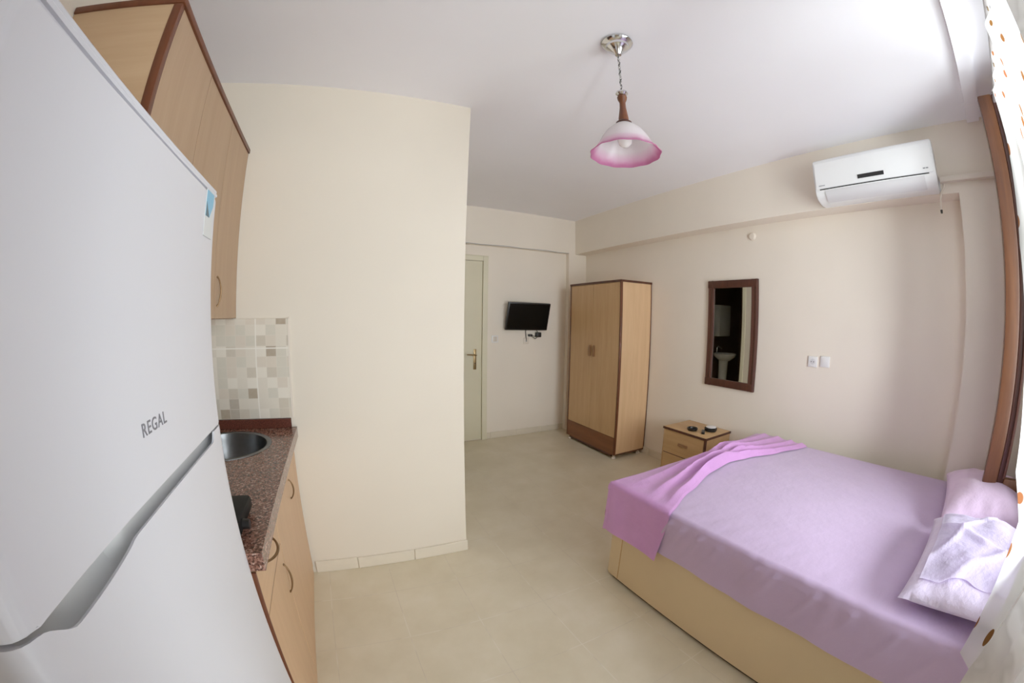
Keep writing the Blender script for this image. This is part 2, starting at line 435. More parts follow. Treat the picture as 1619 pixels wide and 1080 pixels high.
# ------------------------------------------------------------------ refrigerator
def fridge():
    y0, y1, xf, xb = .188, .811, -.25, -.84
    ZS = 1.209                                                    # seam between the doors
    t = thing('refrigerator', 'white two-door refrigerator standing before the kitchen worktop', 'refrigerator', (-.75, .48, 0))
    obj('body', B(xb, -.318, y0 + .004, y1 - .004, .03, ZS + .425, bev=.01), FRIDGE, t)
    obj('top_cap', PR([(xb, ZS + .43), (xf - .02, ZS + .440), (xf - .006, ZS + .444), (xf - .004, ZS + .456), (xf - .012, ZS + .466), (xf - .03, ZS + .470), (xb, ZS + .470)], 'y', y0, y1, bev=.004), FRIDGE, t)
    # upper door with rounded vertical edges
    def door(z0, z1, zf=None):
        r = .028; pts = []
        pts.append((-.315, y0 + .002))
        for k in range(7):
            a = PI / 2 * k / 6; pts.append((xf - r + r * sin(a), y0 + r - r * cos(a)))
        for k in range(1, 10): pts.append((xf + .004 * sin(PI * k / 10), y0 + r + (y1 - y0 - 2 * r) * k / 10))
        for k in range(7):
            a = PI / 2 * k / 6; pts.append((xf - r + r * cos(a), y1 - r + r * sin(a)))
        pts.append((-.315, y1 - .002))
        return pts
    ud = obj('upper_door', PR(door(0, 0), 'z', ZS, ZS + .436, bev=.0025), FRIDGE, t, ang=50)
    # lower door: its top edge dips into a long hand grip
    pts = door(0, 0); bm = bmesh.new()
    def ztop(y):
        u = (y - y0) / (y1 - y0)
        grip = ZS - .004
        if .03 < u < .90:
            e = min(1, (u - .03) / .08, (.90 - u) / .02); e = e * e * (3 - 2 * e)
            dip = .018
            if u < .32: dip += .009 * sin(PI * min(1, max(0, u - .03) / .29)) ** .6
            grip -= dip * max(0, e)
        return grip
    # refine outline between the rounded corners
    fine = []
    for (a, b) in zip(pts, pts[1:]):
        n = 8 if abs(a[1] - b[1]) > .04 else 1
        for k in range(n): fine.append((a[0] + (b[0] - a[0]) * k / n, a[1] + (b[1] - a[1]) * k / n))
    fine.append(pts[-1])
    lo = [bm.verts.new((x, y, .07)) for x, y in fine]; hi = [bm.verts.new((x, y, ztop(y) if x > xf - .012 else ZS - .004)) for x, y in fine]
    lip = [bm.verts.new((max(-.315, x - .004), min(max(y, y0 + .01), y1 - .01), ztop(y) - .0005 if x > xf - .012 else ZS - .004)) for x, y in fine]
    for i in range(len(fine) - 1):
        bm.faces.new((lo[i], lo[i + 1], hi[i + 1], hi[i])); bm.faces.new((hi[i], hi[i + 1], lip[i + 1], lip[i]))
    bm.faces.new(lo[::-1]); bm.faces.new((lo[0], hi[0], hi[-1], lo[-1]))
    ld = obj('lower_door', bm, FRIDGE, t, ang=50)
    gy0, gy1 = y0 + .03 * (y1 - y0), y1 - .020
    def rec(u, v):
        y = gy0 - .012 + (gy1 - gy0 + .024) * u
        deep = .038 if u < .30 else .038 - .018 * min(1, (u - .30) / .03)
        return (xf - .006 - deep * sin(PI * v * .5), y, ZS - .076 + .0745 * v ** 1.3)
    o = obj('grip_recess', gridmesh(60, 8, rec), FRIDGES, ld); o['label'] = 'grey hand grip recess'
    obj('gasket', B((-.32, -.300, y0 + .004, y1 - .012, ZS - .0036, ZS - .0004)), RUBBER, t)
    # lettering on the upper door
    cu = bpy.data.curves.new('lettering', 'FONT'); cu.body = 'REGAL'; cu.size = .0232; cu.extrude = .0004; cu.offset = .0002; cu.space_character = 1.15
    tmp = bpy.data.objects.new('lettering_source', cu); C.objects.link(tmp)
    dg = bpy.context.evaluated_depsgraph_get(); me = bpy.data.meshes.new_from_object(tmp.evaluated_get(dg))
    bpy.data.objects.remove(tmp)
    me.materials.clear(); me.materials.append(DARKMARK)
    o = bpy.data.objects.new('lettering', me); C.objects.link(o); o.parent = ud
    o.rotation_euler = (PI / 2, 0, PI / 2); o.location = Vector((xf + .0042, .459, 1.279)) - wloc(ud)
    o['label'] = 'grey brand lettering'
    # energy label
    e = obj('energy_label', B(xf + .0015, xf + .0026, .722, .768, 1.563, 1.650), LABELG, ud)
    obj('label_band', PR([(.725, 1.60), (.746, 1.60), (.765, 1.625), (.765, 1.648), (.725, 1.648)], 'x', xf + .0026, xf + .0032), LABELB, e)
    obj('label_band', PR([(.725, 1.60), (.746, 1.60), (.725, 1.626)], 'x', xf + .0032, xf + .0037), LABELD, e)
    for (a, b) in ((-.75, y0 + .06), (-.75, y1 - .06), (-.36, y0 + .06), (-.36, y1 - .06)):
        obj('foot', LA((a, b, -.0053 if a > -.5 else 0), [(.0, 0), (.022, 0), (.02, .01), (.012, .012), (.012, .042), (.0, .042)], 16), BLACKM, t)
    t.location.x += .011; t.rotation_euler.y = -math.radians(.8)    # leans back a little on its front feet
    return t
FR = fridge()

# ------------------------------------------------------------------ kitchen
def wall_cabinet():
    x0, x1, y0, y1, z0, z1 = XL + .002, -.533, .89, YP - .003, 1.414, 2.237
    t = thing('wall_cabinet', 'light wood wall cabinet with dark brown top trim above the worktop', 'kitchen cabinet', (x0, y0, z0))
    obj('carcass', B(x0, x1, y0, y1, z0, z1), MAPLEX, t)
    obj('top_trim', B(x0, -.508, y0 - .006, y1, z1, z1 + .022, bev=.003), WALNUT, t)
    obj('edge_strip', B(x1 - .006, -.513, y0 - .004, y0 + .018, z0, z1, bev=.002), WALNUT, t)
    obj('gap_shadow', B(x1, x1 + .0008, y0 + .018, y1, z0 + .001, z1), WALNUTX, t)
    ys = [y0 + .019, 1.253, 1.612, y1 - .001]
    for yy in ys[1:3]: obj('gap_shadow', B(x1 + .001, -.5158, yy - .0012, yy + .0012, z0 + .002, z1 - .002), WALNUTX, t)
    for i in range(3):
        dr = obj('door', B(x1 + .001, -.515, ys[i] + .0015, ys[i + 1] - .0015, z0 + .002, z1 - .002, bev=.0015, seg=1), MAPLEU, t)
        hy = ys[i] + .03
        obj('handle', bow((-.515, hy, 1.465), (-.515, hy, 1.585), (.018, 0, 0), .0032), BRONZE, dr)
wall_cabinet()
def base_unit(name, label, y0, y1, drawer, doors, xfr=-.2585):
    x0, x1 = XL + .002, xfr - .019
    t = thing(name, label, 'kitchen cabinet', (x0, y0, 0))
    obj('carcass', B(x0, x1, y0, y1, 0, .70 if not drawer else .82), MAPLEX, t)
    obj('front_rail', B(x1 - .02, x1, y0, y1, .70 if not drawer else .8, .822), MAPLE, t)
    obj('plinth', B(x1, xfr - .004, y0 + .001, y1 - .001, 0, .055), MAPLEH, t)
    if name == 'drawer_cabinet':
        obj('edge_strip', B(x1 + .001, xfr + .0008, y0 - .0005, y0 + .0042, 0, .82, bev=.0005), WALNUT, t)
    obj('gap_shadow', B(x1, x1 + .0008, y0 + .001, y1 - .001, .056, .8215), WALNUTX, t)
    ztop = .818
    if drawer:
        dr = obj('drawer', B(x1 + .001, xfr, y0 + .005, y1 - .002, .678, ztop, bev=.0015, seg=1), MAPLEH, t)
        yc = 1.032
        obj('handle', bow((xfr, yc - .064, .772), (xfr, yc + .064, .772), (.028, 0, -.006)), BRONZE, dr)
        ztop = .673
    if drawer:
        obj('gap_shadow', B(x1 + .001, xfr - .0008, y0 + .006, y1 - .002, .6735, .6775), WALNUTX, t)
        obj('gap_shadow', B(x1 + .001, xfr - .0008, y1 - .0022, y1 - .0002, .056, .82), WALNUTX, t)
    for (a, b, hy, hz0, hz1) in doors:
        dr = obj('door', B(x1 + .001, xfr, a, b, .058, ztop, bev=.0015, seg=1), MAPLE, t)
        obj('handle', bow((xfr, hy, hz0), (xfr, hy, hz1), (.018, 0, 0), .0032), BRONZE, dr)
base_unit('drawer_cabinet', 'light wood base cabinet with a drawer over one door, next to the refrigerator', .847, 1.218, True, [(.852, 1.2155, 1.185, .49, .61)])
base_unit('sink_cabinet', 'light wood base cabinet under the sink, against the cream wall', 1.2185, YP - .016, False, [(1.2212, YP - .018, 1.628, .645, .735)])

def worktop():
    x0, x1, y0, y1, z0, z1 = XL + .002, -.232, .852, YP - .002, .823, .875
    t = thing('worktop', 'brown speckled granite kitchen worktop with an upstand along the wall', 'worktop', (-.5, 1.4, z0))
    cx, cy, r = -.53, 1.70, .186
    bm = bmesh.new()
    cor = [(x0, y0), (x1, y0), (x1, y1), (x0, y1)]
    R = [bm.verts.new((x, y, z1)) for x, y in cor]
    es = [bm.edges.new((R[i], R[(i + 1) % 4])) for i in range(4)]
    Ci = [bm.verts.new((cx + r * cos(2 * PI * k / 40), cy + r * sin(2 * PI * k / 40), z1)) for k in range(40)]
    es += [bm.edges.new((Ci[i], Ci[(i + 1) % 40])) for i in range(40)]
    bmesh.ops.triangle_fill(bm, edges=es, use_beauty=True)
    g = bmesh.ops.extrude_face_region(bm, geom=bm.faces[:])
    bmesh.ops.translate(bm, vec=(0, 0, z0 - z1), verts=[v for v in g['geom'] if isinstance(v, bmesh.types.BMVert)])
    obj('slab', bm, GRANITE, t, smooth=False)
    obj('upstand', B((x0 + .016, x1 - .026, y1 - .018, y1, z1, z1 + .047), (x0, x0 + .016, y0, y1, z1, z1 + .047), bev=.002, seg=1), GRANITED, t)
    s = thing('kitchen_sink', 'round stainless steel sink bowl set into the granite worktop', 'sink', (cx, cy, z1))
    obj('bowl', LA((cx, cy, 0), [(.206, z1 + .0008), (.205, z1 + .003), (.19, z1 + .004), (.183, z1 + .0005), (.176, z1 - .03), (.165, z1 - .12), (.14, z1 - .15), (.05, z1 - .158), (.0, z1 - .16)], 48, closed=False), STEEL, s)
    obj('drain', LA((cx, cy, z1 - .1585), [(.0, 0), (.038, 0), (.035, .003), (.02, .0015), (.0, .0015)], 24), CHROME, s)
    # small hot plate, mostly behind the refrigerator
    h = thing('hotplate', 'black hotplate on the worktop, mostly hidden behind the refrigerator', 'hotplate', (-.42, .985, z1))
    obj('housing', B(-.56, -.290, .886, 1.09, z1 + .008, z1 + .05, bev=.012), HOTP, h)
    obj('burner', LA((-.425, .988, z1 + .05), [(.0, 0), (.085, 0), (.085, .012), (.078, .016), (.0, .016)], 32), BLACKM, h)
    obj('knob', LA((-.290, .95, z1 + .028), [(.0, 0), (.014, 0), (.013, .018), (.0, .018)], 18, 'x'), BLACK, h)
    for a, b in ((-.53, .91), (-.53, 1.065), (-.32, .91), (-.32, 1.065)):
        obj('foot', LA((a, b, z1), [(.0, 0), (.011, 0), (.01, .01), (.0, .01)], 12), BLACKM, h)
worktop()
struct('trim_7', B((XL + .012, -.253, YP - .009, YP - .001, .924, 1.412), (XL + .0005, XL + .009, .80, YP - .009, .924, 1.412)), MOSAIC)   # wall tiles
struct('trim_8', B(-.2525, -.244, YP - .011, YP - .001, .924, 1.42), CREAMTAPE)

# ------------------------------------------------------------------ wardrobe
def wardrobe():
    x0, x1, y0, y1, h = 2.512, 2.938, 2.792, 3.655, 1.808
    t = thing('wardrobe', 'light wood two-door wardrobe with dark brown plinth and edges in the corner', 'wardrobe', ((x0 + x1) / 2, (y0 + y1) / 2, 0))
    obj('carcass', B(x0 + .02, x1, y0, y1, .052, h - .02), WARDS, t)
    obj('top_panel', B(x0 - .004, x1, y0 - .004, y1 + .004, h - .02, h, bev=.002), WARDS, t)
    obj('edge_strip', B((x0 - .007, x0 - .0035, y0 - .006, y1 + .006, h - .021, h + .001), (x0 - .007, x1, y0 - .0075, y0 - .0035, h - .021, h + .001)), WALNUTX, t)
    obj('edge_strip', B(x0 - .004, x0 + .021, y0 - .003, y0 + .014, .05, h - .02, bev=.002), WALNUT, t)
    obj('edge_strip', B(x0 - .004, x0 + .021, y1 - .014, y1 + .003, .05, h - .02, bev=.002), WALNUT, t)
    obj('edge_strip', B(x1 - .012, x1, y0 - .002, y0 + .001, .05, h - .02), WALNUT, t)
    obj('edge_strip', B(x0 + .02, x1, y0 - .0015, y0 + .001, .045, .058), WALNUTX, t)
    ym = 3.232
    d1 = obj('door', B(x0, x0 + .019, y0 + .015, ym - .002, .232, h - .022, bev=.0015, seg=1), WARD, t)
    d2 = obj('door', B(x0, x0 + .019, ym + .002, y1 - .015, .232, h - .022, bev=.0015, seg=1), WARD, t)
    for dd, yy in ((d1, ym - .035), (d2, ym + .035)):
        hb = bmesh.new()
        prism(hb, [(yy - .013, 1.02), (yy + .013, 1.02), (yy + .016, 1.09), (yy + .008, 1.14), (yy - .008, 1.14), (yy - .016, 1.09)], 'x', x0 - .016, x0 + .001)
        bmesh.ops.bevel(hb, geom=hb.edges[:], offset=.004, segments=2, affect='EDGES', clamp_overlap=True)
        o = obj('handle', hb, PULL, dd); o['label'] = 'brown wooden pull'
    obj('plinth', B(x0 - .001, x0 + .02, y0 + .012, y1 - .012, .05, .229), WALNUTD, t)
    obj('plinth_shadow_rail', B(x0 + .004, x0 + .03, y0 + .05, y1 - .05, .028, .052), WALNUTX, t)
    for a in (x0 + .03, x1 - .05):
        for b in (y0 + .035, y1 - .035):
            obj('foot', LA((a, b, 0), [(.0, 0), (.024, 0), (.024, .008), (.014, .02), (.014, .05), (.022, .053), (.0, .053)], 16), CREAMTAPE, t)
wardrobe()

# ------------------------------------------------------------------ nightstand and the things on it
def nightstand():
    x0, x1, y0, y1, h = 2.572, 2.938, 1.752, 2.208, .50
    t = thing('nightstand', 'light wood nightstand with two drawers and dark edges by the bed', 'nightstand', ((x0 + x1) / 2, (y0 + y1) / 2, 0))
    obj('carcass', B(x0 + .018, x1, y0, y1, .03, h - .018), NIGHT, t)
    obj('top_panel', B(x0 - .006, x1, y0 - .006, y1 + .006, h - .018, h, bev=.002), NIGHT, t)
    obj('edge_strip', B((x0 - .009, x0 - .0055, y0 - .008, y1 + .008, h - .019, h + .0005), (x0 - .009, x1, y0 - .0095, y0 - .0055, h - .019, h + .0005)), WALNUTX, t)
    obj('edge_strip', B(x0 - .002, x0 + .019, y0 - .002, y0 + .014, .03, h - .019, bev=.002), WALNUTX, t)
    obj('edge_strip', B(x0 - .002, x0 + .019, y1 - .008, y1 + .001, .03, h - .019, bev=.002), NIGHT, t)
    for z0, z1 in ((.274, h - .022), (.06, .266)):
        dr = obj('drawer', B(x0, x0 + .018, y0 + .015, y1 - .01, z0, z1, bev=.0015, seg=1), NIGHT, t)
        zc = (z0 + z1) / 2 - .0
        o = obj('handle', B(x0 - .014, x0 + .001, 1.925, 2.03, zc - .012, zc + .012, bev=.006), PULL, dr)
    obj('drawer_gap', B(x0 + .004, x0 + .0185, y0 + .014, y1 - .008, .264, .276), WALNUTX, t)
    for a in (x0 + .04, x1 - .04):
        for b in (y0 + .04, y1 - .04):
            obj('foot', LA((a, b, 0), [(.0, 0), (.02, 0), (.02, .03), (.0, .03)], 14), BLACKM, t)
nightstand()
zt = .5005
a = tag(obj('ashtray', LA((2.672, 1.972, zt), [(.0, 0), (.040, 0), (.046, .010), (.047, .022), (.043, .024), (.038, .021), (.034, .009), (.0, .007)], 32), BLACK, origin=(2.672, 1.972, zt)), 'round black ashtray on the nightstand, the one further from the bed', 'ashtray')
a = thing('glass_ashtray', 'dark glass ashtray with a pale painted highlight on the nightstand, nearer the bed', 'ashtray', (2.79, 1.862, zt))
obj('bowl', LA((2.79, 1.862, zt), [(.0, 0), (.046, 0), (.054, .012), (.056, .026), (.05, .028), (.044, .023), (.038, .009), (.0, .007)], 32), BLACKM, a)
obj('highlight_disc', LA((2.808, 1.872, zt + .028), [(.0, -.001), (.045, 0), (.044, .006), (.02, .012), (.0, .013)], 28), WHITE, a)  # pale disc painting the bright highlight on the ashtray
bm = bmesh.new(); box(bm, -.014, .014, -.05, .05, 0, .016, bev=.005)
bmesh.ops.rotate(bm, cent=(0, 0, 0), matrix=Matrix.Rotation(math.radians(-55), 3, 'Z'), verts=bm.verts[:]); bmesh.ops.translate(bm, vec=(2.69, 1.868, zt), verts=bm.verts[:])
r = obj('remote_control', bm, BLACK, origin=(2.69, 1.868, zt)); tag(r, 'small black remote control lying between the two ashtrays', 'remote control')

# ------------------------------------------------------------------ bed
BX0, BX1, BY0, BY1, BZ = 1.268, 2.764, -.445, 1.405, .585
def rrect(x0, x1, y0, y1, r, n=6):
    pts = []
    for (cx, cy, a0) in ((x1 - .01, y0 + .01, -90), (x1 - .01, y1 - .01, 0), (x0 + r, y1 - r, 90), (x0 + .01, y0 + .01, 180)):
        rr = r if a0 == 90 else .01
        for k in range(n + 1):
            a = math.radians(a0 + 90 * k / n); pts.append((cx + rr * cos(a), cy + rr * sin(a)))
    return pts
bed = thing('bed', 'double bed with a beige upholstered box base along the right wall', 'bed', (2.0, .5, 0))
bm = PR(rrect(BX0 + .012, BX1, BY0, BY1 - .005, .05), 'z', .025, .365)
obj('base', bm, BEDV, bed)
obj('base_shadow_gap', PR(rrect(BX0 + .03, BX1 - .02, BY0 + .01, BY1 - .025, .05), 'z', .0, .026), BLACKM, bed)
obj('seam', B((BX0 + .0095, BX0 + .0125, 1.283, 1.287, .03, .36)), NIGHT, bed)
obj('mattress', PR(rrect(BX0 + .016, BX1 - .004, BY0 + .004, BY1 - .012, .05), 'z', .365, BZ - .01), MATT, bed)

# fitted sheet: flat top, rounded edge, hanging side and foot
def sheet():
    r = .024; ix, iy = BX0 - .004 + r, BY1 + .004 - r
    per = []                                                     # (inset point, outward dir, length along)
    L = 0; n1 = 150
    for k in range(n1 + 1):
        y = BY0 + (iy - BY0) * k / n1; per.append((ix, y, -1, 0, y))
    for k in range(1, 9):
        a = PI - PI / 2 * k / 8; per.append((ix, iy, cos(a), sin(a), iy + .05 * k / 8))
    n2 = 60
    for k in range(1, n2 + 1):
        x = ix + (BX1 - ix) * k / n2; per.append((x, iy, 0, 1, iy + .05 + (x - ix)))
    prof = [(0, 0)] + [(r * sin(PI / 2 * k / 6), -r + r * cos(PI / 2 * k / 6)) for k in range(1, 7)]
    nd = 14
    bm = bmesh.new(); cols = []
    CRE = [(.97, .9), (.90, .6), (.80, .9), (.70, .5), (.52, .8), (.44, .5), (.27, .7), (.12, .5), (-.05, .8), (-.2, .4)]
    for (px, py, dx, dy, s) in per:
        drop = .225 + .012 * noise.noise((s * 3, 1.7, 0))
        col = []
        for (o, z) in prof:
            w = .0035 * noise.noise((s * 22, 2.5, z * 3)) + .003 * noise.noise((s * 9, 5, 0))
            col.append(bm.verts.new((px + dx * (o + w * (o / r)), py + dy * (o + w * (o / r)), BZ + z + .004 * (o / r) * noise.noise((s * 25, 8, 0)))))
        for k in range(1, nd + 1):
            f = k / nd
            w = .0035 * noise.noise((s * 22, 2.5, -f)) * (1 - f * .5) + .003 * noise.noise((s * 9, 5, f)) + .008 * f * noise.noise((s * 5, 3, 1))
            if dx == -1:
                c = (.55 + .45 * noise.noise((s * 2.3, 9, 0)))
                w += .011 * c * math.exp(-((f - .15) / .3) ** 2) * sin(s * 55 + f * 4) * max(0, noise.noise((s * 4, 4, 0)) + .1)
            if dx == -1: w += .017 * sum(math.exp(-((s - c - .10 * f) / .011) ** 2) * g_ for c, g_ in CRE) * math.exp(-((f - .18) / .42) ** 2)
            col.append(bm.verts.new((px + dx * (r + w + .004), py + dy * (r + w + .004), BZ - r - (drop - r) * f)))
        cols.append(col)
    for A, Bc in zip(cols, cols[1:]):
        for k in range(len(A) - 1):
            bm.faces.new((A[k], Bc[k], Bc[k + 1], A[k + 1]))
    # top
    nx, ny = 60, 70
    def top(u, v):
        x = ix + (BX1 - ix) * u; y = BY0 + (iy - BY0) * v
        e = min(u, 1 - u, 1 - v) * 12; e = min(1, e)
        z = BZ + e * (.004 * noise.noise((x * 2.2, y * 2.2, 0)) + .002 * noise.noise((x * 6, y * 6, 3)))
        near = max(0, 1 - u / .14)
        z += .006 * min(1, u * 20) * near * max(0, noise.noise((y * 3, 7, 0)) + .15) * sin(y * 70 + u * 60)
        z += .009 * min(1, u * 30) * math.exp(-(u / .09) ** 2) * sum(math.exp(-((y - c + .25 * (x - ix)) / .013) ** 2) * g_ for c, g_ in CRE)
        return (x, y, z)
    V = [[bm.verts.new(top(i / nx, j / ny)) for j in range(ny + 1)] for i in range(nx + 1)]
    for i in range(nx):
        for j in range(ny): bm.faces.new((V[i][j], V[i + 1][j], V[i + 1][j + 1], V[i][j + 1]))
    bmesh.ops.remove_doubles(bm, verts=bm.verts[:], dist=.0003)
    o = obj('bed_sheet', bm, SHEET, origin=(2.0, .5, BZ), ang=70)
    tag(o, 'smooth pale lilac sheet covering the double bed and hanging over its side', 'bed sheet')
sheet()

def blanket():
    x0, y1, top = BX0 - .012, BY1 + .012, BZ + .008
    def yb(x):                                                    # edge of the blanket towards the pillows
        pts = [(1.0, 1.02), (1.255, .985), (1.5, 1.075), (1.8, 1.16), (2.02, 1.185), (2.2, 1.15), (2.45, 1.06), (2.75, .97)]
        for (a, c), (b, e) in zip(pts, pts[1:]):
            if x <= b:
                t = max(0, (x - a) / (b - a)); return c + (e - c) * (t * t * (3 - 2 * t) * .5 + t * .5)
        return pts[-1][1]
    side, foot = .262, .20
    nu, nv = 150, 110
    def f(u, v):
        a = (x0 - side) + (2.757 - x0 + side) * u
        w = yb(a)
        b = w + (y1 + foot - w) * v
        dx, dy = max(0, x0 - a), max(0, b - y1)
        # folds
        q = (b - w) / max(.05, (y1 - w)); z = top
        px = a - 2.03
        amp = .046 * math.exp(-(px / .34) ** 2) + .024 * math.exp(-((px + .3) / .38) ** 2) + (.02 * min(1, max(0, px) / .2))
        g = lambda c, s: .6 * math.exp(-((q - c) / s) ** 2) + .5 * math.exp(-abs((q - c) / (s * .55)))
        h = 0
        if dx == 0 and dy == 0:
            if px < 0:
                h = amp * (1.0 * g(.13, .09) + .9 * g(.40, .10) + .45 * g(.72, .12) - .15 * g(.265, .05))
            else:
                k = min(1, px / .15)
                hl = amp * (1.0 * g(.13, .09) + .9 * g(.40, .10) + .45 * g(.72, .12))
                hr = amp * (.75 * g(.10, .07) + .9 * g(.30, .08) + 1.0 * g(.55, .12) + .8 * g(.8, .10))
                h = hl * (1 - k) + hr * k
            h *= min(1, (a - x0) / .12) * min(1, (y1 - b) / .05)
            h += .004 * noise.noise((a * 5, b * 5, 2)) * min(1, (a - x0) / .1)
        h = max(h, -.002)
        x, y = max(a, x0), min(b, y1)
        r = .04
        if dx > 0 and dy > 0:
            an = math.atan2(dy, dx); d = max(dx, dy)
            rr = .03
            x = x0 + rr - rr * cos(an) - .05 * d * cos(an); y = y1 - rr + rr * sin(an) + .06 * d * sin(an)
            z = top - d
        else:
            d = max(dx, dy); z = top + h - d
            # soften the bed edge
            e = .03
            if dx == 0 and a - x0 < e: z -= (e - (a - x0)) ** 2 / (2 * e) * .8
            if dy == 0 and y1 - b < e: z -= (e - (y1 - b)) ** 2 / (2 * e) * .8
            if dx > 0:
                x -= .006 * noise.noise((b * 12, 1, dx * 3)) * min(1, dx / .1) + .05 * dx
                z += -.012 + min(dx, .03) * 0
            if dy > 0:
                y += .01 * noise.noise((a * 9, 2, dy * 3)) * min(1, dy / .1) + .06 * dy
                z += -.012
        if v < .012 and dx == 0: z -= .004
        if dx > 0: z += .012 * noise.noise((b * 4, 3, 0)) * dx / side
        return Vector((x, y, z))
    bm = gridmesh(nu, nv, f)
    bmesh.ops.remove_doubles(bm, verts=bm.verts[:], dist=.0002)
    o = obj('blanket', bm, BLANK, origin=(2.0, 1.25, BZ), ang=80)
    tag(o, 'orchid pink blanket bunched in folds across the foot of the bed', 'blanket')
blanket()

def cushion(cx, cy, cz, lx, ly, th, rotz, seed, tiltx=0, tilty=0, n=40, bot=.35, dz=0):
    M = Matrix.Translation((cx, cy, cz)) @ Matrix.Rotation(rotz, 4, 'Z') @ Matrix.Rotation(tiltx, 4, 'X') @ Matrix.Rotation(tilty, 4, 'Y')
    bm = bmesh.new(); top = {}; low = {}
    for i in range(n + 1):
        for j in range(n + 1):
            u, v = -1 + 2 * i / n, -1 + 2 * j / n
            t = ((1 - abs(u) ** 2.6) * (1 - abs(v) ** 2.6)); t = max(0, t) ** .5
            # pulled in sides between the corners
            pin = 1 - .07 * (1 - v * v) if True else 1
            pin2 = 1 - .05 * (1 - u * u)
            x, y = lx / 2 * u * pin, ly / 2 * v * pin2
            w = .010 * noise.noise((u * 2.2 + seed, v * 2.2, 0)) + .003 * noise.noise((u * 5 + seed, v * 4, 1))
            w += .005 * max(0, abs(u) - .5) * sin(v * 16 + seed)
            edge = min(1, t * 3)
            top[i, j] = bm.verts.new(M @ Vector((x, y, th * (1 - bot) * t + w * edge)))
            low[i, j] = top[i, j] if i in (0, n) or j in (0, n) else bm.verts.new(M @ Vector((x, y, -th * bot * t)))
    for i in range(n):
        for j in range(n):
            bm.faces.new((top[i, j], top[i + 1, j], top[i + 1, j + 1], top[i, j + 1]))
            bm.faces.new((low[i, j + 1], low[i + 1, j + 1], low[i + 1, j], low[i, j]))
    return bm, M
p1, _ = cushion(2.36, -.228, BZ + .074, .72, .42, .17, math.radians(2), 3.1, tiltx=math.radians(-4))
o = obj('pillow', p1, PIL1, origin=(2.36, -.228, BZ + .02), ang=80)
tag(o, 'plump pink lilac pillow against the column at the window corner', 'pillow', 'pillows at the head of the bed')
t2 = thing('pillow', 'pale lilac pillow with a loose flap, nearer the spotted curtain', 'pillow', (1.63, -.21, BZ + .02), 'pillows at the head of the bed')
p2, M2 = cushion(1.635, -.212, BZ + .075, .70, .44, .17, math.radians(-2), 8.3, tiltx=math.radians(-4))
obj('cushion', p2, PIL2, t2, ang=80)
def flap(u, v):
    a = -.86 + 1.80 * u; b = -.9 + 1.72 * v
    a2 = a + .06 * noise.noise((b * 3, 1, 0)) * (1 - u) ; b2 = b - .07 * v * max(0, noise.noise((a * 2.5, 4, 0)))
    t = max(0, (1 - abs(a2) ** 2.6) * (1 - abs(b2) ** 2.6)) ** .5
    x, y = .35 * a2 * (1 - .07 * (1 - b2 * b2)), .22 * b2 * (1 - .05 * (1 - a2 * a2))
    w = .010 * noise.noise((a2 * 2.2 + 8.3, b2 * 2.2, 0)) + .003 * noise.noise((a2 * 5 + 8.3, b2 * 4, 1)) + .005 * max(0, abs(a2) - .5) * sin(b2 * 16 + 8.3)
    wv = .12 * noise.noise((a2 * 2, b2 * 2, 9))
    cr = sum(h_ * math.exp(-((a2 * ca + b2 * sa + wv - c_) / .045) ** 2) for ca, sa, c_, h_ in ((.8, .6, -.45, .010), (.9, -.4, -.1, .008), (.6, .8, .35, .009), (.95, -.3, .55, .006), (.2, .98, -.55, .008))) + .004 * abs(noise.noise((a2 * 2.3, b2 * 2.7, 5)))
    return M2 @ Vector((x, y, .17 * .65 * t + w * min(1, t * 3) + .006 + cr))
fl = gridmesh(50, 40, flap)
bmesh.ops.solidify(fl, geom=fl.faces[:], thickness=.003)
obj('pillowcase_flap', fl, PIL2F, t2, ang=80)

# ------------------------------------------------------------------ air conditioner on the beam
def aircon():
    y0, y1 = .118, .905
    t = thing('air_conditioner', 'white wall air conditioner mounted on the beam above the bed', 'air conditioner', (XR, .51, 2.22))
    xf = 2.582
    side = [(XR - .001, 2.225), (XR - .001, 2.508), (xf + .03, 2.508), (xf + .008, 2.500), (xf, 2.48), (xf - .002, 2.40), (xf - .001, 2.297), (xf + .006, 2.27), (xf + .03, 2.243), (xf + .075, 2.226), (XR - .06, 2.222)]
    obj('body', PR(side, 'y', y0, y1, bev=.006), ACW, t, ang=50)
    fp = obj('front_panel', PR([(xf - .006, 2.302), (xf - .0005, 2.302), (xf + .001, 2.482), (xf - .004, 2.476), (xf - .009, 2.40)], 'y', y0 + .012, y1 - .012, bev=.0015), ACW, t)
    obj('panel_gap', B(xf - .004, xf + .002, y0 + .04, y1 - .035, 2.2945, 2.2995), BLACKM, t)
    obj('air_vane', PR([(xf + .0015, 2.288), (xf + .0065, 2.268), (xf + .03, 2.2405), (xf + .070, 2.2265), (xf + .068, 2.223), (xf + .026, 2.2365), (xf + .003, 2.266), (xf - .002, 2.287)], 'y', y0 + .07, y1 - .07), ACS, t)
    obj('display', B(xf - .011, xf - .0065, .432, .603, 2.327, 2.352, bev=.001, seg=1), BLACK, fp)
    obj('badge', B((xf - .0105, xf - .0068, .158, .172, 2.324, 2.330), (xf - .0105, xf - .0068, .176, .190, 2.324, 2.330)), GREY, fp)
    obj('badge', B((xf - .0105, xf - .0068, .83, .872, 2.319, 2.3225)), GREY, fp)
    obj('side_bracket', B((XR - .012, XR - .001, y0 - .006, y0 + .01, 2.24, 2.30), bev=.002), ACS, t)
    return t
AC = aircon()
dct = obj('pipe_duct', B((2.727, XR - .0005, -.30, .112, 2.283, 2.316), bev=.006), CREAMTAPE, origin=(2.75, -.1, 2.3))
tag(dct, 'cream square duct running from the air conditioner across the column', 'pipe duct')
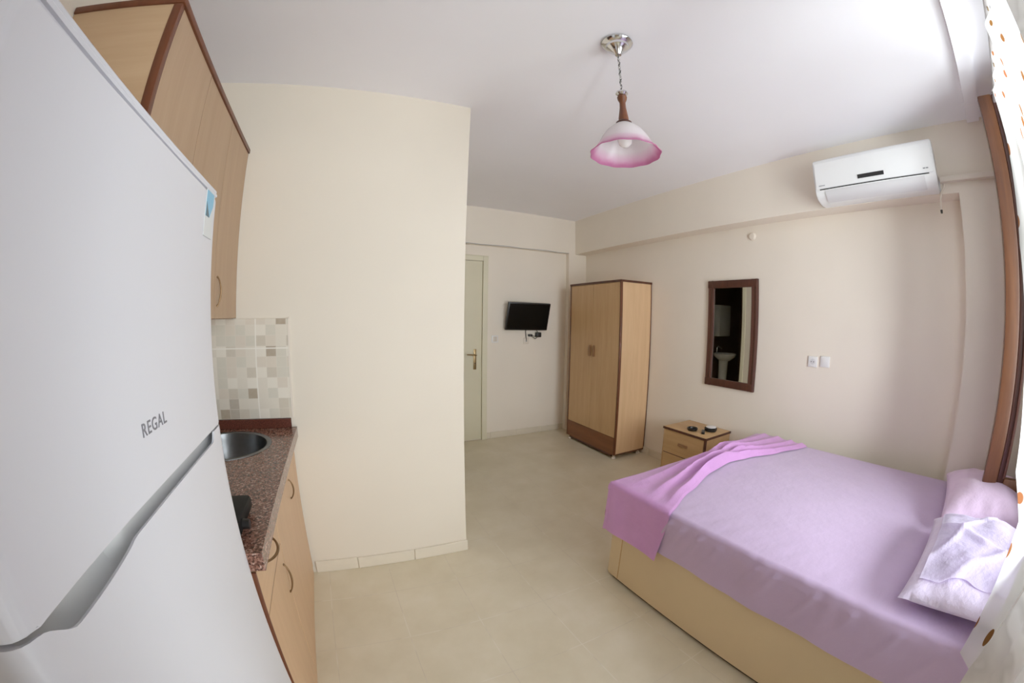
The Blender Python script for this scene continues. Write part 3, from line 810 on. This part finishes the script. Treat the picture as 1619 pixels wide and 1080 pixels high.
ho = obj('drain_hose', T([(2.765, .090, 2.2805), (2.766, .092, 2.26), (2.764, .110, 2.23), (2.762, .122, 2.19), (2.762, .124, 2.128)], .006, 8), CREAMTAPE, AC)
o = obj('tip', LA((2.762, .124, 2.108), [(.0, 0), (.007, 0), (.008, .02), (.0, .02)], 10), BLACKM, ho); o['label'] = 'dark hose tip'

# ------------------------------------------------------------------ mirror, sockets and other wall fittings
mr = thing('wall_mirror', 'narrow mirror in a dark brown wooden frame on the right wall', 'mirror', (XW, 1.815, .868))
my0, my1, mz0, mz1, fw = 1.562, 2.070, .868, 1.784, .066
def frame_bar(pts): return pts
for (a, b, c, d_) in ((my0, my0 + fw, mz0, mz1), (my1 - fw, my1, mz0, mz1)):
    obj('frame_side', PR([(XW - .001, a), (XW - .022, a), (XW - .028, a + .012), (XW - .020, (a + b) / 2), (XW - .026, b - .012), (XW - .012, b), (XW - .001, b)], 'z', c, d_), MAHOG, mr)
for (c, d_) in ((mz0, mz0 + fw), (mz1 - fw, mz1)):
    obj('frame_rail', B(XW - .0265, XW - .001, my0 + .004, my1 - .004, c + .0005, d_ - .0005, bev=.006), MAHOG, mr)
obj('glass', B(XW - .013, XW - .002, my0 + fw - .012, my1 - fw + .012, mz0 + fw - .01, mz1 - fw + .01), MIRROR, mr)

def socket(y0, y1, z0, z1, label, kind):
    t = thing('wall_socket' if kind else 'blank_wall_plate', label, 'socket' if kind else 'wall plate', (XW, (y0 + y1) / 2, z0))
    obj('plate', B(XW - .011, XW - .0005, y0, y1, z0, z1, bev=.004), WHITE, t)
    yc, zc = (y0 + y1) / 2, (z0 + z1) / 2
    if kind:
        obj('insert', LA((XW - .012, yc, zc), [(.0, 0), (.030, 0), (.031, .001), (.031, .003), (.0, .003)], 28, 'x'), WHITE, t)
        obj('well', LA((XW - .0128, yc, zc), [(.0, 0), (.021, 0), (.021, .001), (.0, .001)], 24, 'x'), ACS, t)
        for s in (-.0095, .0095): obj('pin_hole', LA((XW - .0134, yc + s, zc), [(.0, 0), (.0035, 0), (.0035, .0012), (.0, .0012)], 10, 'x'), BLACKM, t)
    else:
        obj('cover', B(XW - .0135, XW - .0105, yc - .028, yc + .028, zc - .03, zc + .03, bev=.002), WHITE, t)
socket(1.034, 1.108, 1.128, 1.206, 'white power socket on the right wall, left one of the pair', True)
socket(.936, 1.010, 1.136, 1.214, 'white wall plate on the right wall, right one of the pair', False)
rc = tag(obj('junction_cover', LA((XW - .018, 1.612, 2.135), [(.0, 0), (.024, 0), (.031, .008), (.033, .0195), (.0, .0195)], 28, 'x'), CREAMTAPE, origin=(XW, 1.612, 2.135)), 'small round cream junction cover high above the wall mirror', 'junction cover')
sw = thing('light_switch', 'white light switch on the back wall between door and television', 'light switch', (1.715, YB, 1.13))
obj('plate', B(1.675, 1.757, YB - .011, YB - .0005, 1.128, 1.208, bev=.004), WHITE, sw)
obj('rocker', B(1.690, 1.742, YB - .016, YB - .0105, 1.140, 1.196, bev=.002), CREAMTAPE, sw)
obj('rocker_gap', B(1.7145, 1.7175, YB - .0165, YB - .0155, 1.141, 1.195), GREY, sw)
s2 = thing('aerial_socket', 'small pale wall socket under the television', 'socket', (2.13, YB, 1.12))
obj('plate', B(2.085, 2.155, YB - .009, YB - .0005, 1.105, 1.175, bev=.003), CREAMTAPE, s2)
obj('jack', LA((2.12, YB - .0145, 1.14), [(.0, 0), (.007, 0), (.008, .006), (.0, .006)], 14, 'y'), GREY, s2)

# television on a bracket, leaning forward
tv = thing('television', 'black flat television tilted forward on the back wall beside the wardrobe', 'television', (2.09, YB, 1.43))
TM = Matrix.Translation((2.092, 3.905, 1.430)) @ Matrix.Rotation(math.radians(14), 4, 'X') @ Matrix.Rotation(math.radians(0.6), 4, 'Y')
def tvb(*a, **k):
    bm = B(*a, **k); bmesh.ops.transform(bm, matrix=TM, verts=bm.verts[:]); return bm
obj('housing', tvb(-.273, .273, -.012, .022, -.163, .163, bev=.006), BLACK, tv)
obj('screen', tvb(-.26, .26, -.0135, -.0115, -.145, .150), SCREEN, tv)
obj('back_housing', tvb(-.17, .17, .022, .045, -.12, .08, bev=.012), BLACK, tv)
bm = bmesh.new(); tube(bm, [(2.09, 3.94, 1.43), (2.09, YB - .008, 1.43)], .018, 12); box(bm, 2.04, 2.14, YB - .008, YB - .0005, 1.36, 1.50, bev=.003)
obj('wall_bracket', bm, BLACKM, tv)
ad = thing('power_adapter', 'black power adapter and cable tangle hanging below the television', 'power adapter', (2.2, YB, 1.22))
obj('adapter', B(2.235, 2.30, YB - .055, YB - .006, 1.185, 1.245, bev=.008), BLACK, ad)
obj('adapter', B(2.14, 2.185, YB - .045, YB - .006, 1.195, 1.222, bev=.006), BLACK, ad)
for pts in ([(2.10, 3.965, 1.29), (2.105, YB - .015, 1.25), (2.115, YB - .012, 1.19), (2.12, YB - .014, 1.148)],
            [(2.235, 3.965, 1.29), (2.25, YB - .02, 1.27), (2.262, YB - .03, 1.243)],
            [(2.18, YB - .03, 1.21), (2.21, YB - .045, 1.195), (2.235, YB - .04, 1.205)],
            [(2.255, YB - .03, 1.186), (2.23, YB - .035, 1.165), (2.20, YB - .03, 1.185), (2.17, YB - .03, 1.2)]):
    obj('cable', T(pts, .004, 8), BLACKM, ad)
# thin wire clipped under the beam over the door
wr = tag(obj('beam_cable', T([(XP + .005, YBB - .003, ZB + .004)] + [(XP + .005 + (2.67 - XP) * k / 12, YBB - .003, ZB + .004 + .004 * sin(k * 2.1)) for k in range(1, 13)], .0035, 6), GREY, origin=(1.6, YBB, ZB)), 'thin grey cable running along the lower edge of the beam over the door', 'cable')

# ------------------------------------------------------------------ pendant lamp
LX, LY = 1.013, 1.084
lp = thing('pendant_lamp', 'pendant lamp with pink-rimmed white glass shade hanging from the ceiling', 'lamp', (LX, LY, 2.087))
obj('canopy', LA((LX, LY, 0), [(.0, ZC - .0005), (.068, ZC - .0005), (.070, ZC - .010), (.060, ZC - .020), (.052, ZC - .024), (.050, ZC - .034), (.034, ZC - .046), (.022, ZC - .058), (.014, ZC - .072), (.006, ZC - .075), (.0, ZC - .075)], 40), CHROME, lp)
bm = bmesh.new()
nlk = 16; zz0, zz1 = 2.385, ZC - .074
for i in range(nlk):
    zc = zz0 + (zz1 - zz0) * (i + .5) / nlk; hh = (zz1 - zz0) / nlk * .66; ang = PI / 2 * (i % 2)
    tube(bm, [(LX + .0055 * cos(2 * PI * k / 12) * cos(ang), LY + .0055 * cos(2 * PI * k / 12) * sin(ang), zc + hh * sin(2 * PI * k / 12)) for k in range(13)], .0016, 6, cap=False)
obj('chain', bm, CHROME, lp)
obj('cord', T([(LX + .004 * cos(k * 1.3), LY + .004 * sin(k * 1.3), 2.37 + (ZC - .07 - 2.37) * k / 24) for k in range(25)], .0024, 8), BLACKM, lp)
obj('collar', LA((LX, LY, 0), [(.0, 2.388), (.012, 2.387), (.024, 2.378), (.026, 2.370), (.018, 2.362), (.0, 2.362)], 24), CHROME, lp)
obj('stem', LA((LX, LY, 0), [(.0, 2.364), (.016, 2.362), (.021, 2.352), (.019, 2.340), (.0125, 2.325), (.0135, 2.30), (.018, 2.27), (.021, 2.25), (.021, 2.236), (.0, 2.235)], 24), STEMW, lp)
obj('shade_holder', LA((LX, LY, 0), [(.0, 2.236), (.024, 2.2355), (.033, 2.228), (.034, 2.222), (.0, 2.222)], 28), MAHOG, lp)
wob = lambda a, j: .018 * sin(a * 12) * (1 if j in (7, 8, 9, 10) else .4 if j in (6, 11) else 0)
prof = [(.028, 2.222), (.034, 2.219), (.052, 2.206), (.075, 2.184), (.093, 2.158), (.107, 2.130), (.119, 2.110), (.132, 2.094), (.143, 2.085), (.141, 2.083), (.129, 2.092), (.115, 2.108), (.103, 2.129), (.089, 2.157), (.071, 2.182), (.049, 2.203), (.030, 2.216)]
obj('shade', LA((LX, LY, 0), prof, 72, closed=False, wob=wob), SHADE, lp, ang=60)
# material uses object coordinates measured from the rim: shade origin is the lamp base at 2.087
obj('bulb', LA((LX, LY, 0), [(.0, 2.115), (.012, 2.117), (.026, 2.130), (.030, 2.147), (.024, 2.168), (.015, 2.185), (.013, 2.222), (.0, 2.222)], 24), BULBM, lp)

# ------------------------------------------------------------------ curtains
def interp(pts, t):
    n = len(pts) - 1; k = min(int(t * n), n - 1); f = t * n - k
    return tuple(a + (b - a) * f for a, b in zip(pts[k], pts[k + 1]))
E0 = [(2.06, -.25, 2.45), (2.045, -.25, 2.36), (2.02, -.25, 2.22), (2.07, -.25, 2.02), (2.12, -.25, 1.80), (2.03, -.252, 1.52), (1.85, -.248, 1.245), (1.55, -.232, 1.03), (1.27, -.236, .98), (1.15, -.215, .832), (1.07, -.198, .70)]
EM = [(2.01, -.262, 2.45), (2.0, -.27, 2.36), (1.98, -.285, 2.22), (2.03, -.31, 2.02), (2.08, -.335, 1.80), (1.98, -.34, 1.55), (1.78, -.325, 1.30), (1.45, -.31, 1.11), (1.18, -.295, 1.03), (1.09, -.27, .88), (1.06, -.239, .672)]
E1 = [(.60, -.27, 2.45), (.60, -.27, 2.36), (.60, -.275, 2.22), (.60, -.285, 2.05), (.60, -.30, 1.9), (.60, -.31, 1.82), (.60, -.32, 1.72), (.60, -.31, 1.64), (.61, -.30, 1.58), (.63, -.295, 1.52), (.66, -.29, 1.46)]
HEM = [(1.06, -.239, .672), (1.05, -.264, .92), (.98, -.275, 1.10), (.88, -.28, 1.26), (.76, -.285, 1.38), (.66, -.29, 1.46)]
U0 = .18
def curt(u, v):
    a, m, b = Vector(interp(E0, v)), Vector(interp(EM, v)), Vector(interp(E1, v))
    if u < U0:
        k = u / U0; p = a.lerp(m, k)
        p.x += .006 * sin(PI * 2 * k + v * 2) * (1 - v ** 2) * min(1, v * 3)
        return p
    k = (u - U0) / (1 - U0); p = m.lerp(b, k)
    h = Vector(interp(HEM, k)); q = Vector(interp(EM, 1)).lerp(Vector(interp(E1, 1)), k)
    p += (h - q) * v ** 3
    p.y += (.014 * sin(k * 46 + 1.5 * sin(v * 3)) + .008 * sin(k * 23 + v * 5)) * min(1, k * 9) * (1 - .85 * v ** 2)
    return p
def cuv(u, v):
    return ((u / U0 * .10 + .03) if u < U0 else .13 + (u - U0) / (1 - U0) * 1.9, v * 2.2)
bm = gridmesh(140, 70, curt, cuv)
o = obj('curtain', bm, CURT, origin=(1.4, -.26, 2.58), fixn=False)
tag(o, 'white sheer curtain printed with small brown leaves at the right edge', 'curtain')
def curt2(u, v):
    x = 1.165 - .62 * u; z = 2.45 - 2.42 * v
    y = -.262 - .045 * min(1, u / .12) - .035 * min(1, u / .5) + min(1, u * 8) * (.010 * sin(u * 17 + .6) + .005 * sin(u * 41 + v * 2))
    return Vector((x + .008 * sin(v * 4), y, z))
bm = gridmesh(90, 50, curt2, lambda u, v: (u * .8, v * 2.55))  # separate panel for the shaded fold of the spotted curtain
o = obj('shaded_curtain_fold', bm, CURTSH, origin=(.9, -.293, 2.58), fixn=False)
tag(o, 'shaded fold of the spotted curtain, painted grey, in the lower right corner', 'curtain')
rl = thing('curtain_rail', 'pale curtain rail with small hooks above the spotted curtain', 'curtain rail', (.8, -.29, 2.46))
obj('track', B((.3, 2.2, -.272, -.254, 2.456, 2.472), (.3, 2.2, -.360, -.336, 2.462, 2.484), (.44, .46, -.264, -.262, 2.472, 2.485), (1.29, 1.31, -.264, -.262, 2.472, 2.485), (2.14, 2.16, -.264, -.262, 2.472, 2.485), bev=.003), RAILM, rl)
for x in (.45, 1.3, 2.15):
    obj('bracket', B(x - .012, x + .012, YF + .0005, -.254, 2.4845, 2.494, bev=.002), RAILM, rl)
for k in range(8):
    x = .75 + 1.28 * k / 7
    obj('hook', T([(x, -.263, 2.457), (x, -.263, 2.450), (x + .006, -.263, 2.444), (x + .009, -.263, 2.452)], .0022, 6), BRASSD, rl)

# ------------------------------------------------------------------ light, sky, camera
w = bpy.data.worlds.new('World'); bpy.context.scene.world = w; w.use_nodes = True
bg = w.node_tree.nodes['Background']; bg.inputs[0].default_value = (.86, .93, 1, 1); bg.inputs[1].default_value = 1.0
def area(name, loc, rot, sx, sy, power, col=(1, 1, 1)):
    l = bpy.data.lights.new(name, 'AREA'); l.shape = 'RECTANGLE'; l.size = sx; l.size_y = sy; l.energy = power; l.color = col
    o = bpy.data.objects.new(name, l); C.objects.link(o); o.location = loc; o.rotation_euler = rot; return o
area('window_daylight', (1.9, YF - 1.9, .85), (PI / 2, 0, 0), 4.6, 3.7, 1010, (.915, .975, 1))

cam = bpy.data.cameras.new('Camera'); co = bpy.data.objects.new('Camera', cam); C.objects.link(co)
cam.type = 'PANO'; cam.sensor_width = 36; cam.sensor_fit = 'HORIZONTAL'; cam.clip_start = .01
F = 604.9942 / (1619 / 36)
cam.panorama_type = 'FISHEYE_LENS_POLYNOMIAL'
cam.fisheye_fov = PI
SGN = -1
cam.fisheye_polynomial_k0 = 0
cam.fisheye_polynomial_k1 = SGN / F
cam.fisheye_polynomial_k2 = 0
cam.fisheye_polynomial_k3 = SGN * -.0388 / F ** 3
cam.fisheye_polynomial_k4 = 0
yaw, pitch, roll = .4504, -.0648, .0155
fwd = Vector((sin(yaw) * cos(pitch), cos(yaw) * cos(pitch), sin(pitch))); rt = Vector((cos(yaw), -sin(yaw), 0)); up = rt.cross(fwd)
r2 = cos(roll) * rt + sin(roll) * up; u2 = -sin(roll) * rt + cos(roll) * up
m = Matrix((r2, u2, -fwd)).transposed().to_4x4(); m.translation = (0, 0, 1.425)
co.matrix_world = m
sc = bpy.context.scene; sc.camera = co
sc.view_settings.view_transform = 'Standard'; sc.view_settings.look = 'None'; sc.view_settings.exposure = 0; sc.view_settings.gamma = 1.12
sc.cycles.use_denoising = True
sc.cycles.max_bounces = 12; sc.cycles.diffuse_bounces = 8; sc.cycles.transparent_max_bounces = 16; sc.cycles.caustics_reflective = False; sc.cycles.caustics_refractive = False
